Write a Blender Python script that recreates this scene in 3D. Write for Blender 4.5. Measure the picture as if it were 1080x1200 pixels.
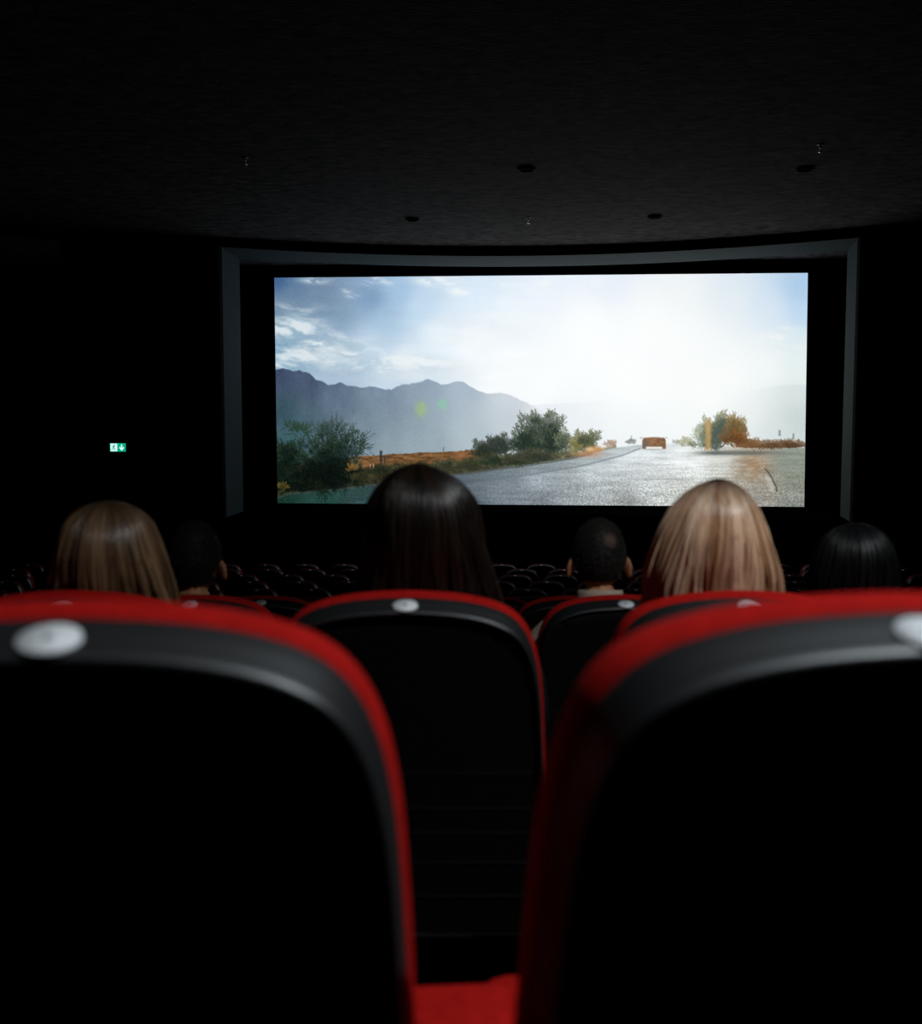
import bpy, bmesh, math, random
import numpy as np
from mathutils import Vector, Matrix
from mathutils.noise import noise as mnoise

for o in list(bpy.data.objects): bpy.data.objects.remove(o)
S = bpy.context.scene
COL = S.collection
rnd = random.Random(7)

# ------------------------------------------------------------------ camera
CZ = 1.12                      # eye height above the floor of the nearest row in view
F = 1310.0                     # focal length in pixels of the 1080 x 1200 frame
PITCH = math.atan(108 / F)
cam = bpy.data.cameras.new('camera'); co = bpy.data.objects.new('camera', cam); COL.objects.link(co)
co.location = (0, 0, CZ); co.rotation_euler = (math.pi / 2 - PITCH, 0, 0)
cam.sensor_fit = 'AUTO'; cam.sensor_width = 36; cam.lens = F / 1200 * 36
cam.clip_start = 0.05; cam.clip_end = 100
cam.dof.use_dof = True; cam.dof.focus_distance = 20.0; cam.dof.aperture_fstop = 4.0
S.camera = co

# ------------------------------------------------------------------ world, lights, exposure
w = bpy.data.worlds.new('world'); S.world = w; w.use_nodes = True
w.node_tree.nodes['Background'].inputs[0].default_value = (0, 0, 0, 1)
w.node_tree.nodes['Background'].inputs[1].default_value = 0.0
S.view_settings.view_transform = 'Standard'; S.view_settings.look = 'None'
S.view_settings.exposure = 0.0; S.view_settings.gamma = 1.0; S.view_settings.use_curve_mapping = False
CEIL = CZ + 3.13
LAMP = (1.90, 0.40, CEIL)     # dim recessed house light over the camera's own row
LAMP_W = 950.0

def ray(px, py):
    u = (px - 540) / F; v = (py - 600) / F
    c, s = math.cos(PITCH), math.sin(PITCH)
    return Vector((u, c - v * s, -s - v * c))
def at(px, py, y):
    d = ray(px, py); return Vector((0, 0, CZ)) + d * (y / d.y)
def at_z(px, py, z):
    d = ray(px, py); return Vector((0, 0, CZ)) + d * ((z - CZ) / d.z)
def at_plane(px, py, p, n):
    d = ray(px, py); o = Vector((0, 0, CZ)); return o + d * ((p - o).dot(n) / d.dot(n))

# ------------------------------------------------------------------ materials
def material(name, col, rough=0.6, metal=0.0, spec=0.5, bump=0.0, bscale=200.0, var=0.0, vscale=8.0, stretch=(1, 1, 1),
             emit=None, estr=1.0, sheen=0.0, coat=0.0):
    m = bpy.data.materials.new(name); m.use_nodes = True
    nt = m.node_tree; b = nt.nodes['Principled BSDF']
    b.inputs['Base Color'].default_value = (*col, 1); b.inputs['Roughness'].default_value = rough
    b.inputs['Metallic'].default_value = metal; b.inputs['Specular IOR Level'].default_value = spec
    b.inputs['Sheen Weight'].default_value = sheen; b.inputs['Coat Weight'].default_value = coat
    tc = nt.nodes.new('ShaderNodeTexCoord'); mp = nt.nodes.new('ShaderNodeMapping')
    mp.inputs['Scale'].default_value = stretch
    nt.links.new(tc.outputs['Object'], mp.inputs['Vector'])
    if var:
        n = nt.nodes.new('ShaderNodeTexNoise'); n.inputs['Scale'].default_value = vscale; n.inputs['Detail'].default_value = 5
        nt.links.new(mp.outputs['Vector'], n.inputs['Vector'])
        r = nt.nodes.new('ShaderNodeValToRGB')
        r.color_ramp.elements[0].position = 0.3; r.color_ramp.elements[1].position = 0.7
        r.color_ramp.elements[0].color = (*[c * (1 - var) for c in col], 1)
        r.color_ramp.elements[1].color = (*[min(1, c * (1 + var)) for c in col], 1)
        nt.links.new(n.outputs['Fac'], r.inputs['Fac']); nt.links.new(r.outputs['Color'], b.inputs['Base Color'])
    if bump:
        n = nt.nodes.new('ShaderNodeTexNoise'); n.inputs['Scale'].default_value = bscale; n.inputs['Detail'].default_value = 4
        nt.links.new(mp.outputs['Vector'], n.inputs['Vector'])
        bp = nt.nodes.new('ShaderNodeBump'); bp.inputs['Strength'].default_value = bump; bp.inputs['Distance'].default_value = 0.01
        nt.links.new(n.outputs['Fac'], bp.inputs['Height']); nt.links.new(bp.outputs['Normal'], b.inputs['Normal'])
    if emit:
        b.inputs['Emission Color'].default_value = (*emit, 1); b.inputs['Emission Strength'].default_value = estr
    return m

def hair_material(name, dark, light, rough=0.32, root=None):
    """Strand colour varies from strand to strand; darker roots where the hair has them."""
    m = bpy.data.materials.new(name); m.use_nodes = True
    nt = m.node_tree; b = nt.nodes['Principled BSDF']
    a = nt.nodes.new('ShaderNodeAttribute'); a.attribute_name = 'strand'
    sp = nt.nodes.new('ShaderNodeSeparateColor'); nt.links.new(a.outputs['Color'], sp.inputs['Color'])
    mx = nt.nodes.new('ShaderNodeMix'); mx.data_type = 'RGBA'
    mx.inputs[6].default_value = (*dark, 1); mx.inputs[7].default_value = (*light, 1)
    nt.links.new(sp.outputs['Red'], mx.inputs[0])
    out = mx.outputs[2]
    if root:
        m2 = nt.nodes.new('ShaderNodeMix'); m2.data_type = 'RGBA'; m2.inputs[7].default_value = (*root, 1)
        nt.links.new(out, m2.inputs[6]); nt.links.new(sp.outputs['Green'], m2.inputs[0]); out = m2.outputs[2]
    nt.links.new(out, b.inputs['Base Color'])
    b.inputs['Roughness'].default_value = rough; b.inputs['Specular IOR Level'].default_value = 0.5
    return m

M = {
    'red': material('red_upholstery', (0.40, 0.009, 0.007), 0.9, spec=0.06, bump=0.25, bscale=420, var=0.15, vscale=60),
    'panel': material('black_back_panel', (0.006, 0.0062, 0.0062), 0.55, spec=0.12, bump=0.15, bscale=300),
    'trim': material('black_glossy_plastic', (0.006, 0.0066, 0.007), 0.46, spec=1.0),
    'badge': material('brushed_silver', (0.82, 0.88, 0.92), 0.6, metal=0.05, spec=0.4),
    'stud': material('grey_stud', (0.35, 0.37, 0.39), 0.4, metal=0.5),
    'steel': material('black_steel', (0.012, 0.012, 0.013), 0.45, metal=0.3),
    'armside': material('black_arm_panel', (0.010, 0.010, 0.011), 0.6, spec=0.2),
    'ceil': material('ceiling_board', (0.085, 0.079, 0.076), 0.95, spec=0.1, bump=1.0, bscale=40, var=0.9, vscale=14, stretch=(0.45, 0.8, 1)),
    'wall': material('black_wall_cloth', (0.0055, 0.0055, 0.0058), 0.95, spec=0.03, bump=0.2, bscale=80),
    'mask': material('black_masking_velvet', (0.0022, 0.0022, 0.0024), 1.0, spec=0.0),
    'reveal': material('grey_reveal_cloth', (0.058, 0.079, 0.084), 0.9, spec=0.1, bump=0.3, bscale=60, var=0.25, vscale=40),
    'carpet': material('dark_carpet', (0.010, 0.009, 0.009), 1.0, spec=0.02, bump=0.6, bscale=160),
    'dl': material('black_downlight', (0.006, 0.006, 0.006), 0.8, spec=0.1),
    'chrome': material('sprinkler_chrome', (0.8, 0.8, 0.8), 0.25, metal=1.0),
    'lampglass': material('lamp_diffuser', (0.8, 0.8, 0.8), 0.5, emit=(0.95, 0.98, 1.0), estr=3.0),
    'green': material('exit_green', (0.0, 0.35, 0.20), 0.5, emit=(0.0, 0.42, 0.24), estr=1.0),
    'white': material('exit_white', (0.8, 0.9, 0.9), 0.5, emit=(0.75, 1.0, 0.95), estr=1.0),
    'dgreen': material('exit_dark_green', (0.0, 0.2, 0.15), 0.5, emit=(0.03, 0.30, 0.24), estr=1.0),
    'housing': material('sign_housing', (0.02, 0.02, 0.02), 0.5),
    'skin': material('skin', (0.50, 0.27, 0.17), 0.5, spec=0.35, bump=0.1, bscale=300, var=0.08, vscale=30),
    'skin_tan': material('tan_skin', (0.60, 0.265, 0.135), 0.5, spec=0.35, bump=0.1, bscale=300, var=0.08, vscale=30),
    'cream': material('cream_cotton', (0.62, 0.52, 0.40), 0.85, spec=0.15, bump=0.3, bscale=400),
    'darkcloth': material('dark_cotton', (0.012, 0.012, 0.014), 0.9, spec=0.05, bump=0.3, bscale=400),
    'navy': material('navy_denim', (0.012, 0.016, 0.03), 0.9, spec=0.05, bump=0.3, bscale=400),
    'shoe': material('black_shoe', (0.01, 0.01, 0.01), 0.5),
}
# moulded black plastic: near-black body with a soft even sheen
tm = M['trim']; tn = tm.node_tree; tn.nodes.clear()
td = tn.nodes.new('ShaderNodeBsdfDiffuse'); td.inputs['Color'].default_value = (0.005, 0.0055, 0.006, 1)
tg_ = tn.nodes.new('ShaderNodeBsdfGlossy'); tg_.inputs['Color'].default_value = (0.92, 0.97, 1.0, 1); tg_.inputs['Roughness'].default_value = 0.47
tx = tn.nodes.new('ShaderNodeMixShader'); tx.inputs[0].default_value = 0.085
to = tn.nodes.new('ShaderNodeOutputMaterial')
tn.links.new(td.outputs[0], tx.inputs[1]); tn.links.new(tg_.outputs[0], tx.inputs[2]); tn.links.new(tx.outputs[0], to.inputs['Surface'])
M['h_brunette'] = hair_material('dark_brown_hair', (0.006, 0.004, 0.003), (0.024, 0.014, 0.009), 0.36)
M['h_shortblack'] = hair_material('short_black_hair', (0.004, 0.0035, 0.003), (0.012, 0.009, 0.007), 0.75)
M['h_blonde'] = hair_material('blonde_hair', (0.42, 0.215, 0.10), (0.97, 0.70, 0.49), 0.34, root=(0.07, 0.04, 0.028))
M['h_lightbrown'] = hair_material('light_brown_hair', (0.085, 0.045, 0.022), (0.27, 0.165, 0.085), 0.34, root=(0.035, 0.02, 0.012))
M['h_black'] = hair_material('black_hair', (0.003, 0.0032, 0.0035), (0.008, 0.009, 0.010), 0.42)
M['h_crop'] = hair_material('cropped_dark_hair', (0.010, 0.008, 0.006), (0.026, 0.021, 0.017), 0.7, root=(0.16, 0.09, 0.06))

# ------------------------------------------------------------------ helpers
def obj(name, me, mat=None, parent=None, kind=None, smooth=True):
    o = bpy.data.objects.new(name, me); COL.objects.link(o)
    if mat: me.materials.append(M[mat] if isinstance(mat, str) else mat)
    if smooth:
        me.shade_smooth()
    if parent: o.parent = parent
    if kind: o['kind'] = kind
    return o
def mesh(verts, faces, name='mesh'):
    me = bpy.data.meshes.new(name); me.from_pydata([tuple(v) for v in verts], [], faces); me.update()
    return me
def bm_mesh(bm, name='mesh'):
    bmesh.ops.recalc_face_normals(bm, faces=bm.faces)
    me = bpy.data.meshes.new(name); bm.to_mesh(me); bm.free(); return me
def thing(name, label, cat, loc=(0, 0, 0), rz=0.0, group=None, scale=1.0):
    o = bpy.data.objects.new(name, None); COL.objects.link(o)
    o.location = loc; o.rotation_euler = (0, 0, rz); o.scale = (scale,) * 3
    o['label'] = label; o['category'] = cat
    if group: o['group'] = group
    return o
def box(bm, x0, x1, y0, y1, z0, z1, bevel=0.0, seg=3):
    r = bmesh.ops.create_cube(bm, size=1.0)
    for v in r['verts']:
        v.co = Vector((x0 if v.co.x < 0 else x1, y0 if v.co.y < 0 else y1, z0 if v.co.z < 0 else z1))
    if bevel:
        es = {e for v in r['verts'] for e in v.link_edges}
        bmesh.ops.bevel(bm, geom=list(es), offset=bevel, segments=seg, profile=0.5, affect='EDGES')
def box_mesh(*a, **k):
    bm = bmesh.new(); box(bm, *a, **k); return bm_mesh(bm)
def cyl(bm, p0, p1, r0, r1=None, n=24, cap=True):
    p0, p1 = Vector(p0), Vector(p1); r1 = r0 if r1 is None else r1
    d = (p1 - p0); L = d.length
    mat = Matrix.Translation((p0 + p1) / 2) @ d.to_track_quat('Z', 'Y').to_matrix().to_4x4()
    bmesh.ops.create_cone(bm, cap_ends=cap, segments=n, radius1=r0, radius2=r1, depth=L, matrix=mat)

# ------------------------------------------------------------------ the room
ROWS = 15
def row_y(k): return [0.735, 1.90, 3.03][k] if k < 3 else 3.03 + 1.15 * (k - 2)
def row_floor(k): return -0.185 * k if k <= 9 else -0.185 * 9 - 0.08 * (k - 9)
XW = 9.5
prof = [(-3.2, 0.185)]
for k in range(ROWS):
    ys = row_y(k) - 0.30
    prof += [(ys, row_floor(k - 1) if k else 0.185), (ys, row_floor(k))]
prof += [(24.5, row_floor(ROWS - 1))]
vs, fs = [], []
for y, z in prof: vs += [(-XW, y, z), (XW, y, z)]
n = len(prof)
for i in range(n - 1): fs.append((2 * i, 2 * i + 1, 2 * i + 3, 2 * i + 2))
vs += [(-XW, -3.2, -3.3), (XW, -3.2, -3.3), (-XW, 24.5, -3.3), (XW, 24.5, -3.3)]
b = 2 * n; fs += [(b, b + 2, b + 3, b + 1)]
obj('floor', mesh(vs, fs), 'carpet', kind='structure', smooth=False)
obj('ceiling', box_mesh(-XW, XW, -3.2, 25.5, CEIL, CEIL + 0.2), 'ceil', kind='structure', smooth=False)
obj('wall_left', box_mesh(-XW - 0.2, -XW, -3.2, 25.5, -3.6, CEIL + 0.2), 'wall', kind='structure', smooth=False)
obj('wall_right', box_mesh(XW, XW + 0.2, -3.2, 25.5, -3.6, CEIL + 0.2), 'wall', kind='structure', smooth=False)
obj('wall_back', box_mesh(-XW - 0.2, XW + 0.2, -3.4, -3.2, -3.6, CEIL + 0.2), 'wall', kind='structure', smooth=False)

# the screen end is turned a few degrees against the seat rows; local frame: X along the front wall, Y away from the seats
SOF = CZ + 3.0
PL, PR = at_z(256, 287, SOF), at_z(1008, 276, SOF)
PL.z = PR.z = 0
mid = (PL + PR) / 2; WD = (PR - PL).length / 2
YAW = math.atan2(PR.y - PL.y, PR.x - PL.x)
TS = Matrix.Translation(mid) @ Matrix.Rotation(YAW, 4, 'Z')
def st(x, y, z): return TS @ Vector((x, y, z))
SAG, DEEP, STG = 1.55, 1.45, CZ - 1.72
def arc(x): return SAG * max(0.0, 1 - (x / WD) ** 2)
XS = np.linspace(-WD, WD, 49)
def strip(fn0, fn1):
    v, f = [], []
    for x in XS: v += [fn0(x), fn1(x)]
    for i in range(len(XS) - 1): f.append((2 * i, 2 * i + 1, 2 * i + 3, 2 * i + 2))
    return mesh(v, f)
def solid(o, t, off=1):
    m = o.modifiers.new('thickness', 'SOLIDIFY'); m.thickness = t; m.offset = off; return o
def stbox(*a):
    me = box_mesh(*a); me.transform(TS); return me
XO = 14.0
def clipx(x): return x
obj('wall_front_left', stbox(-(XW - 1.3) , -WD, 0, 0.18, -3.3, CEIL), 'wall', kind='structure', smooth=False)
obj('wall_front_right', stbox(WD, XW - 0.6, 0, 0.18, -3.3, CEIL), 'wall', kind='structure', smooth=False)
solid(obj('trim_1', strip(lambda x: st(x, arc(x), SOF - 0.01), lambda x: st(x, arc(x), CEIL)), 'mask', kind='structure', smooth=False), 0.04, 0)
def back_x(x):                               # the reveals close in a little towards the screen
    t = (x + WD) / (2 * WD); return x + (-0.06 * (1 - t) + 0.15 * t)
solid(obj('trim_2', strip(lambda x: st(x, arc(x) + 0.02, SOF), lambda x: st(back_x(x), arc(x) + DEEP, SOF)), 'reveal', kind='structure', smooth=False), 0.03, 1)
for i, (xa, xb) in enumerate(((-WD, back_x(-WD)), (WD, back_x(WD)))):
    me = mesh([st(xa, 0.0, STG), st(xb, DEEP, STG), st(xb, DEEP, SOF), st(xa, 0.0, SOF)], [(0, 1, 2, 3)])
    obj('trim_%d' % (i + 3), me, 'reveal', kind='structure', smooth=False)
obj('trim_5', strip(lambda x: st(x, arc(x) + 0.0, -3.3), lambda x: st(x, arc(x), STG)), 'mask', kind='structure')
obj('trim_6', strip(lambda x: st(x, arc(x), STG), lambda x: st(x, 4.4, STG)), 'mask', kind='structure')

# ------------------------------------------------------------------ the screen and the film on it
SC = at(633, 458, 22.6); SN = (TS.to_3x3() @ Vector((0, -1, 0))).normalized()
CORN = [(321.3, 325.5), (946.3, 319.8), (942.0, 597.2), (325.2, 591.2)]       # TL TR BR BL
C3 = [at_plane(*c, SC, SN) for c in CORN]
scr = thing('cinema_screen', 'wide lit cinema screen showing a sunlit desert road with a car', 'screen', tuple((C3[2] + C3[3]) / 2))
def local(vs, root): return [tuple(Vector(v) - root.location) for v in vs]
# black masking cloth around the picture
ml = [st(-WD - 0.9, 4.05, STG - 0.3), st(WD + 0.9, 4.05, STG - 0.3), st(WD + 0.9, 4.05, CEIL), st(-WD - 0.9, 4.05, CEIL)]
d_s = (TS.inverted() @ SC).y
obj('wall_front', stbox(-WD - 1.2, WD + 1.2, d_s + 0.06, d_s + 0.2, STG - 1.6, CEIL), 'mask', kind='structure', smooth=False)
fr_o = [p for p in C3]
cc = sum(C3, Vector()) / 4
def grow(p, k):
    q = p - cc; ex = TS.to_3x3() @ Vector((1, 0, 0)); return p + ex * math.copysign(k, q.dot(ex)) + Vector((0, 0, math.copysign(k, q.z)))
v = [grow(p, 0.035) for p in C3] + [p + SN * 0.0 for p in C3]
v += [p - SN * 0.06 for p in v[:4]]
fme = mesh(local([*v[:4], *v[4:8], *v[8:]], scr),
           [(0, 1, 5, 4), (1, 2, 6, 5), (2, 3, 7, 6), (3, 0, 4, 7), (0, 8, 9, 1), (1, 9, 10, 2), (2, 10, 11, 3), (3, 11, 8, 0)])
obj('screen_frame', fme, 'mask', scr, smooth=False)

def film(W, H):
    rs = np.random.RandomState(3)
    U, V = np.meshgrid(np.linspace(0, 1, W), np.linspace(0, 1, H))
    c = np.array(CORN)
    P = ((1 - U) * (1 - V))[..., None] * c[0] + (U * (1 - V))[..., None] * c[1] + (U * V)[..., None] * c[2] + ((1 - U) * V)[..., None] * c[3]
    X, Y = P[..., 0], P[..., 1]
    kx = W / 621.0; ky = H / 271.5
    def vnoise(sx, sy, seed):
        r = np.random.RandomState(seed)
        gx, gy = (X - 300) / sx, (Y - 300) / sy
        g = r.rand(int(gy.max()) + 3, int(gx.max()) + 3)
        ix, iy = gx.astype(int), gy.astype(int); fx, fy = gx - ix, gy - iy
        fx = fx * fx * (3 - 2 * fx); fy = fy * fy * (3 - 2 * fy)
        return (g[iy, ix] * (1 - fx) + g[iy, ix + 1] * fx) * (1 - fy) + (g[iy + 1, ix] * (1 - fx) + g[iy + 1, ix + 1] * fx) * fy
    def fbm(sx, sy, seed, o=4):
        s = 0; a = 0.5; t = 0
        for i in range(o): s = s + a * vnoise(sx / 2 ** i, sy / 2 ** i, seed + i); t += a; a *= 0.55
        return s / t
    def field(pts, p=2.6, soft=6.0):
        num = 0; den = 0
        for (x, y, r, g, b_) in pts:
            wt = 1.0 / (((X - x) ** 2 + (Y - y) ** 2) + soft ** 2) ** (p / 2)
            num = num + wt[..., None] * np.array((r, g, b_), float); den = den + wt
        return num / den[..., None]
    def sstep(a, b_, x): t = np.clip((x - a) / (b_ - a), 0, 1); return t * t * (3 - 2 * t)
    def over(img, col, m): return img * (1 - m[..., None]) + np.asarray(col, float) * m[..., None]
    def blob(x, y, rx, ry): return np.exp(-((X - x) / rx) ** 2 - ((Y - y) / ry) ** 2)
    sky = [(325, 330, 62, 98, 140), (345, 340, 95, 125, 157), (380, 345, 115, 140, 168), (440, 350, 120, 152, 187), (325, 360, 112, 137, 160),
           (400, 370, 130, 157, 183), (450, 375, 160, 190, 216), (340, 385, 150, 180, 198), (330, 412, 125, 165, 192), (400, 420, 180, 203, 216),
           (440, 400, 190, 212, 229), (400, 438, 165, 187, 208), (470, 340, 155, 187, 217), (500, 360, 187, 212, 233), (520, 390, 222, 233, 241),
           (480, 430, 223, 232, 239), (470, 446, 190, 210, 226), (560, 340, 208, 225, 241), (560, 400, 236, 241, 245), (600, 440, 241, 245, 247),
           (650, 335, 220, 230, 243), (720, 335, 220, 229, 243), (700, 380, 242, 246, 248), (800, 400, 244, 249, 249), (800, 340, 236, 241, 244),
           (860, 350, 216, 229, 239), (900, 360, 200, 220, 239), (938, 340, 160, 195, 229), (942, 368, 172, 206, 238), (930, 405, 206, 226, 233),
           (900, 430, 234, 243, 244), (940, 430, 216, 233, 231), (750, 450, 245, 249, 249), (640, 460, 240, 244, 246), (830, 460, 246, 250, 249),
           (660, 485, 224, 231, 236), (700, 485, 224, 232, 236), (740, 495, 229, 236, 238), (800, 490, 238, 244, 244), (880, 485, 224, 233, 232),
           (935, 485, 190, 203, 203), (935, 460, 214, 226, 224), (905, 500, 210, 221, 222), (860, 440, 245, 250, 249), (770, 380, 245, 249, 249)]
    img = field(sky, 3.0, 12)
    n1 = fbm(46, 16, 11); n2 = fbm(16, 8, 31); n3 = fbm(90, 22, 51)
    # streaky cloud over the whole sky, thicker bands where the film has them
    img = img + ((n3 - 0.5) * 26 * (1 - sstep(560, 700, X)))[..., None]
    wx_ = (fbm(60, 30, 201) - .5) * 40; wy_ = (fbm(40, 20, 211) - .5) * 14
    def wn(sx, sy, seed, o=5):
        nonlocal X, Y
        X0, Y0 = X, Y; X, Y = np.clip(X + wx_, 301, 990), np.clip(Y + wy_ - .12 * (X - 400), 301, 680); q = fbm(sx, sy, seed, o); X, Y = X0, Y0; return q
    c1 = wn(34, 10, 221); c2 = wn(15, 6, 231)
    reg = np.zeros_like(X)
    for (x, y, rx, ry, k) in ((338, 384, 40, 14, .95), (380, 402, 40, 12, .95), (352, 416, 45, 12, .8), (430, 420, 60, 12, .95), (330, 427, 26, 6, .9), (480, 424, 60, 14, .9), (345, 362, 30, 8, .5),
                              (374, 328, 18, 4, .8), (443, 331, 16, 6, 1.2), (411, 340, 8, 3, .9), (416, 346, 7, 2.5, .8), (520, 329, 24, 5, 1.3), (547, 340, 14, 5, 1.1), (572, 349, 10, 6, .9), (590, 332, 26, 4, .8),
                              (648, 331, 18, 4, .9), (700, 330, 24, 6, .7), (760, 332, 44, 7, .7), (800, 337, 26, 8, .7), (925, 398, 34, 9, 1.1), (940, 391, 16, 5, .9), (905, 410, 40, 8, .8), (610, 372, 40, 10, .7), (560, 398, 50, 7, .5), (930, 384, 16, 3, .6), (640, 350, 60, 12, .5)):
        reg = np.maximum(reg, k * np.clip(1.25 * blob(x, y, rx, ry), 0, 1))
    cm = np.clip(reg * (0.10 + 1.2 * sstep(0.40, 0.68, 0.6 * c1 + 0.4 * c2)), 0, 1)
    img = over(img, (230, 238, 241), cm * 0.85)
    dk = 0.5 * blob(355, 350, 40, 9) + 0.35 * blob(385, 338, 40, 6)
    img = over(img, (105, 125, 150), np.clip(dk * (n1 * 1.5 - 0.1), 0, 1))
    img = over(img, (250, 252, 252), np.clip(1.15 * blob(775, 430, 175, 95), 0, 1) * .8)
    img = img + (8 * np.exp(-((X - 600) / 150) ** 2))[..., None]
    # faint far range on the right
    rr = np.interp(X, [860, 880, 905, 930, 946], [462, 456, 450, 448, 449])
    img = over(img, (190, 203, 203), sstep(0, 3, Y - rr) * sstep(865, 945, X) * 0.30)
    r2 = np.interp(X, [620, 650, 690, 740], [474, 471.5, 470, 466])
    img = over(img, (214, 222, 229), sstep(-1, 2, Y - r2) * (1 - sstep(640, 745, X)) * 0.30 * (X > 600))
    # mountain range
    rx = [315, 321, 331, 345, 352, 364, 369, 372, 380, 386, 395, 401, 410, 425, 440, 455, 463, 470, 487, 497, 506, 515, 522, 530, 540, 549, 556, 566, 580, 594, 605, 620, 630, 650, 670]
    ry = [432, 432, 430.6, 434, 433, 436.5, 441, 444, 445.5, 450, 449.5, 447, 450, 453, 452, 455, 455.5, 451, 448, 446.5, 443, 446, 449.5, 448.5, 445.5, 445.5, 451, 457, 460.5, 459, 462, 469, 474, 484, 500]
    ridge = np.interp(X, rx, ry) + (vnoise(4, 400, 5) - 0.5) * 1.6
    mc = field([(330, 440, 64, 78, 104), (360, 446, 70, 85, 109), (330, 480, 52, 78, 90), (345, 510, 62, 95, 102), (400, 470, 96, 114, 136), (390, 500, 88, 108, 122), (430, 500, 122, 142, 155),
                (450, 460, 122, 141, 161), (460, 520, 140, 158, 168), (500, 452, 146, 164, 182), (500, 520, 150, 168, 178), (550, 455, 170, 186, 201), (560, 510, 178, 193, 201), (600, 468, 206, 215, 223),
                (600, 490, 196, 206, 213), (640, 480, 226, 231, 236), (660, 500, 222, 229, 234)], 2.6, 10)
    mc = mc + ((fbm(14, 20, 71) - 0.5) * 20 * (1 - sstep(420, 600, X)))[..., None]
    img = over(img, mc, sstep(-0.6, 0.8, Y - ridge) * (1 - sstep(625, 660, X)))
    img = over(img, (165, 196, 120), 0.55 * np.clip(1.6 * blob(498.5, 478, 6, 8), 0, 1)); img = over(img, (140, 205, 165), 0.6 * np.clip(1.6 * blob(524, 472.5, 5, 5.5), 0, 1))
    # dry field on the left
    top = np.interp(X, [321, 380, 420, 450, 480, 520, 555, 600], [545, 541, 534, 532.5, 530.5, 529, 526.5, 524]) + (vnoise(3, 400, 9) - .5) * 2
    fn = fbm(6, 1.8, 91)
    fc = np.array((112, 80, 50.)) * (0.45 + 1.1 * fn)[..., None]; fc = over(fc, (172, 116, 78), 0.6 * blob(550, 532, 14, 5))
    img = over(img, fc, sstep(-0.6, 0.8, Y - top) * (X < 590))
    img = over(img, (16, 26, 20), sstep(548, 556, Y) * (1 - sstep(398, 412, X)))
    gl = np.interp(X, [321, 400, 430, 450, 520, 590, 640, 690, 730], [572, 556, 549, 544, 541, 533, 531, 527, 521]) + (vnoise(7, 400, 13) - .5) * 7
    gc = field([(400, 560, 34, 38, 26), (450, 552, 48, 48, 32), (560, 548, 66, 66, 48), (620, 540, 74, 80, 62), (670, 534, 98, 100, 76), (700, 528, 150, 126, 90), (725, 522, 150, 140, 116)]) * (0.5 + fbm(6, 5, 97))[..., None]
    img = over(img, gc, sstep(-2, 3, Y - gl) * (X < 728))
    # verge and road
    redge = np.interp(X, [321, 337, 382, 433, 470, 530, 574, 630, 679, 723, 750, 765], [584, 578, 573.5, 568, 563.5, 556, 550.5, 543, 535, 524.5, 521, 519.5])
    rc = field([(330, 586, 22, 52, 42), (380, 582, 34, 66, 60), (430, 578, 52, 78, 78), (480, 572, 68, 84, 92), (540, 565, 100, 112, 122), (560, 590, 92, 103, 112), (600, 575, 124, 134, 143), (640, 590, 112, 120, 125),
                (640, 565, 160, 170, 178), (700, 550, 196, 206, 210), (680, 580, 150, 157, 160), (740, 535, 218, 226, 230), (760, 560, 205, 212, 213), (740, 590, 140, 144, 142), (800, 535, 236, 242, 243),
                (820, 545, 234, 239, 238), (800, 570, 196, 198, 194), (850, 545, 212, 216, 210), (870, 560, 172, 166, 152), (885, 545, 176, 150, 122), (900, 575, 148, 142, 132), (920, 545, 140, 147, 136), (935, 535, 140, 150, 138), (930, 565, 128, 134, 122), (925, 590, 132, 136, 132), (880, 590, 150, 148, 144), (770, 526, 226, 234, 236)], 2.4, 6)
    near = sstep(525, 598, Y)
    rc = rc * (1 + (rs.rand(H, W) - 0.5) * (0.10 + 0.50 * near * (0.4 + 0.6 * sstep(560, 700, X))))[..., None] * (1 + (fbm(30, 2.2, 101) - .5) * 0.28)[..., None]
    rm = sstep(-0.8, 0.8, Y - redge)
    rm = np.where(X > 765, sstep(-0.5, 0.8, Y - np.interp(X, [765, 790, 815, 946], [519.5, 518, 520, 524])), rm)
    img = over(img, rc, rm)
    # gravel shoulder between verge and carriageway, with its dark edge
    lane = np.interp(X, [321, 433, 530, 590, 630, 690, 735, 757], [610, 586, 570, 562, 555.5, 545, 533, 524])
    sh = rm * sstep(-1, 1, lane - Y) * (X > 400) * (X < 758)
    img = over(img, img * np.array((0.84, 0.86, 0.86)), 0.7 * sh)
    img = over(img, (112, 122, 128), 0.7 * np.exp(-((Y - lane) / 0.9) ** 2) * (X > 560) * (X < 757))
    img = over(img, (70, 72, 66), 0.7 * np.exp(-((Y - redge - 1.0) / 1.1) ** 2) * (X < 700))
    img = over(img, (150, 158, 160), 0.5 * np.exp(-((Y - 561) / 0.7) ** 2) * sstep(700, 760, X) * (1 - sstep(800, 850, X)))
    # right-hand shoulder: rusty dirt, kerb crack, tree shade
    img = over(img, np.array((132, 106, 80.)), 0.38 * np.clip(1.5 * blob(884, 549, 17, 13) * sstep(.35, .65, fbm(7, 4, 111)) * 1.4, 0, 1))
    ck = np.interp(Y, [540, 552, 560, 570, 576], [890, 901, 906, 910.5, 911])
    img = over(img, (58, 54, 48), 0.85 * np.exp(-((X - ck) / 0.9) ** 2) * (Y > 548) * (Y < 576))
    img = over(img, (205, 208, 205), 0.5 * np.exp(-((X - ck + 5) / 3.2) ** 2) * (Y > 558) * (Y < 576))
    img = over(img, (92, 98, 94), 0.75 * np.clip(1.5 * blob(868, 530, 40, 2.4), 0, 1)); img = over(img, (88, 92, 86), 0.6 * blob(838, 530, 14, 3))

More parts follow.
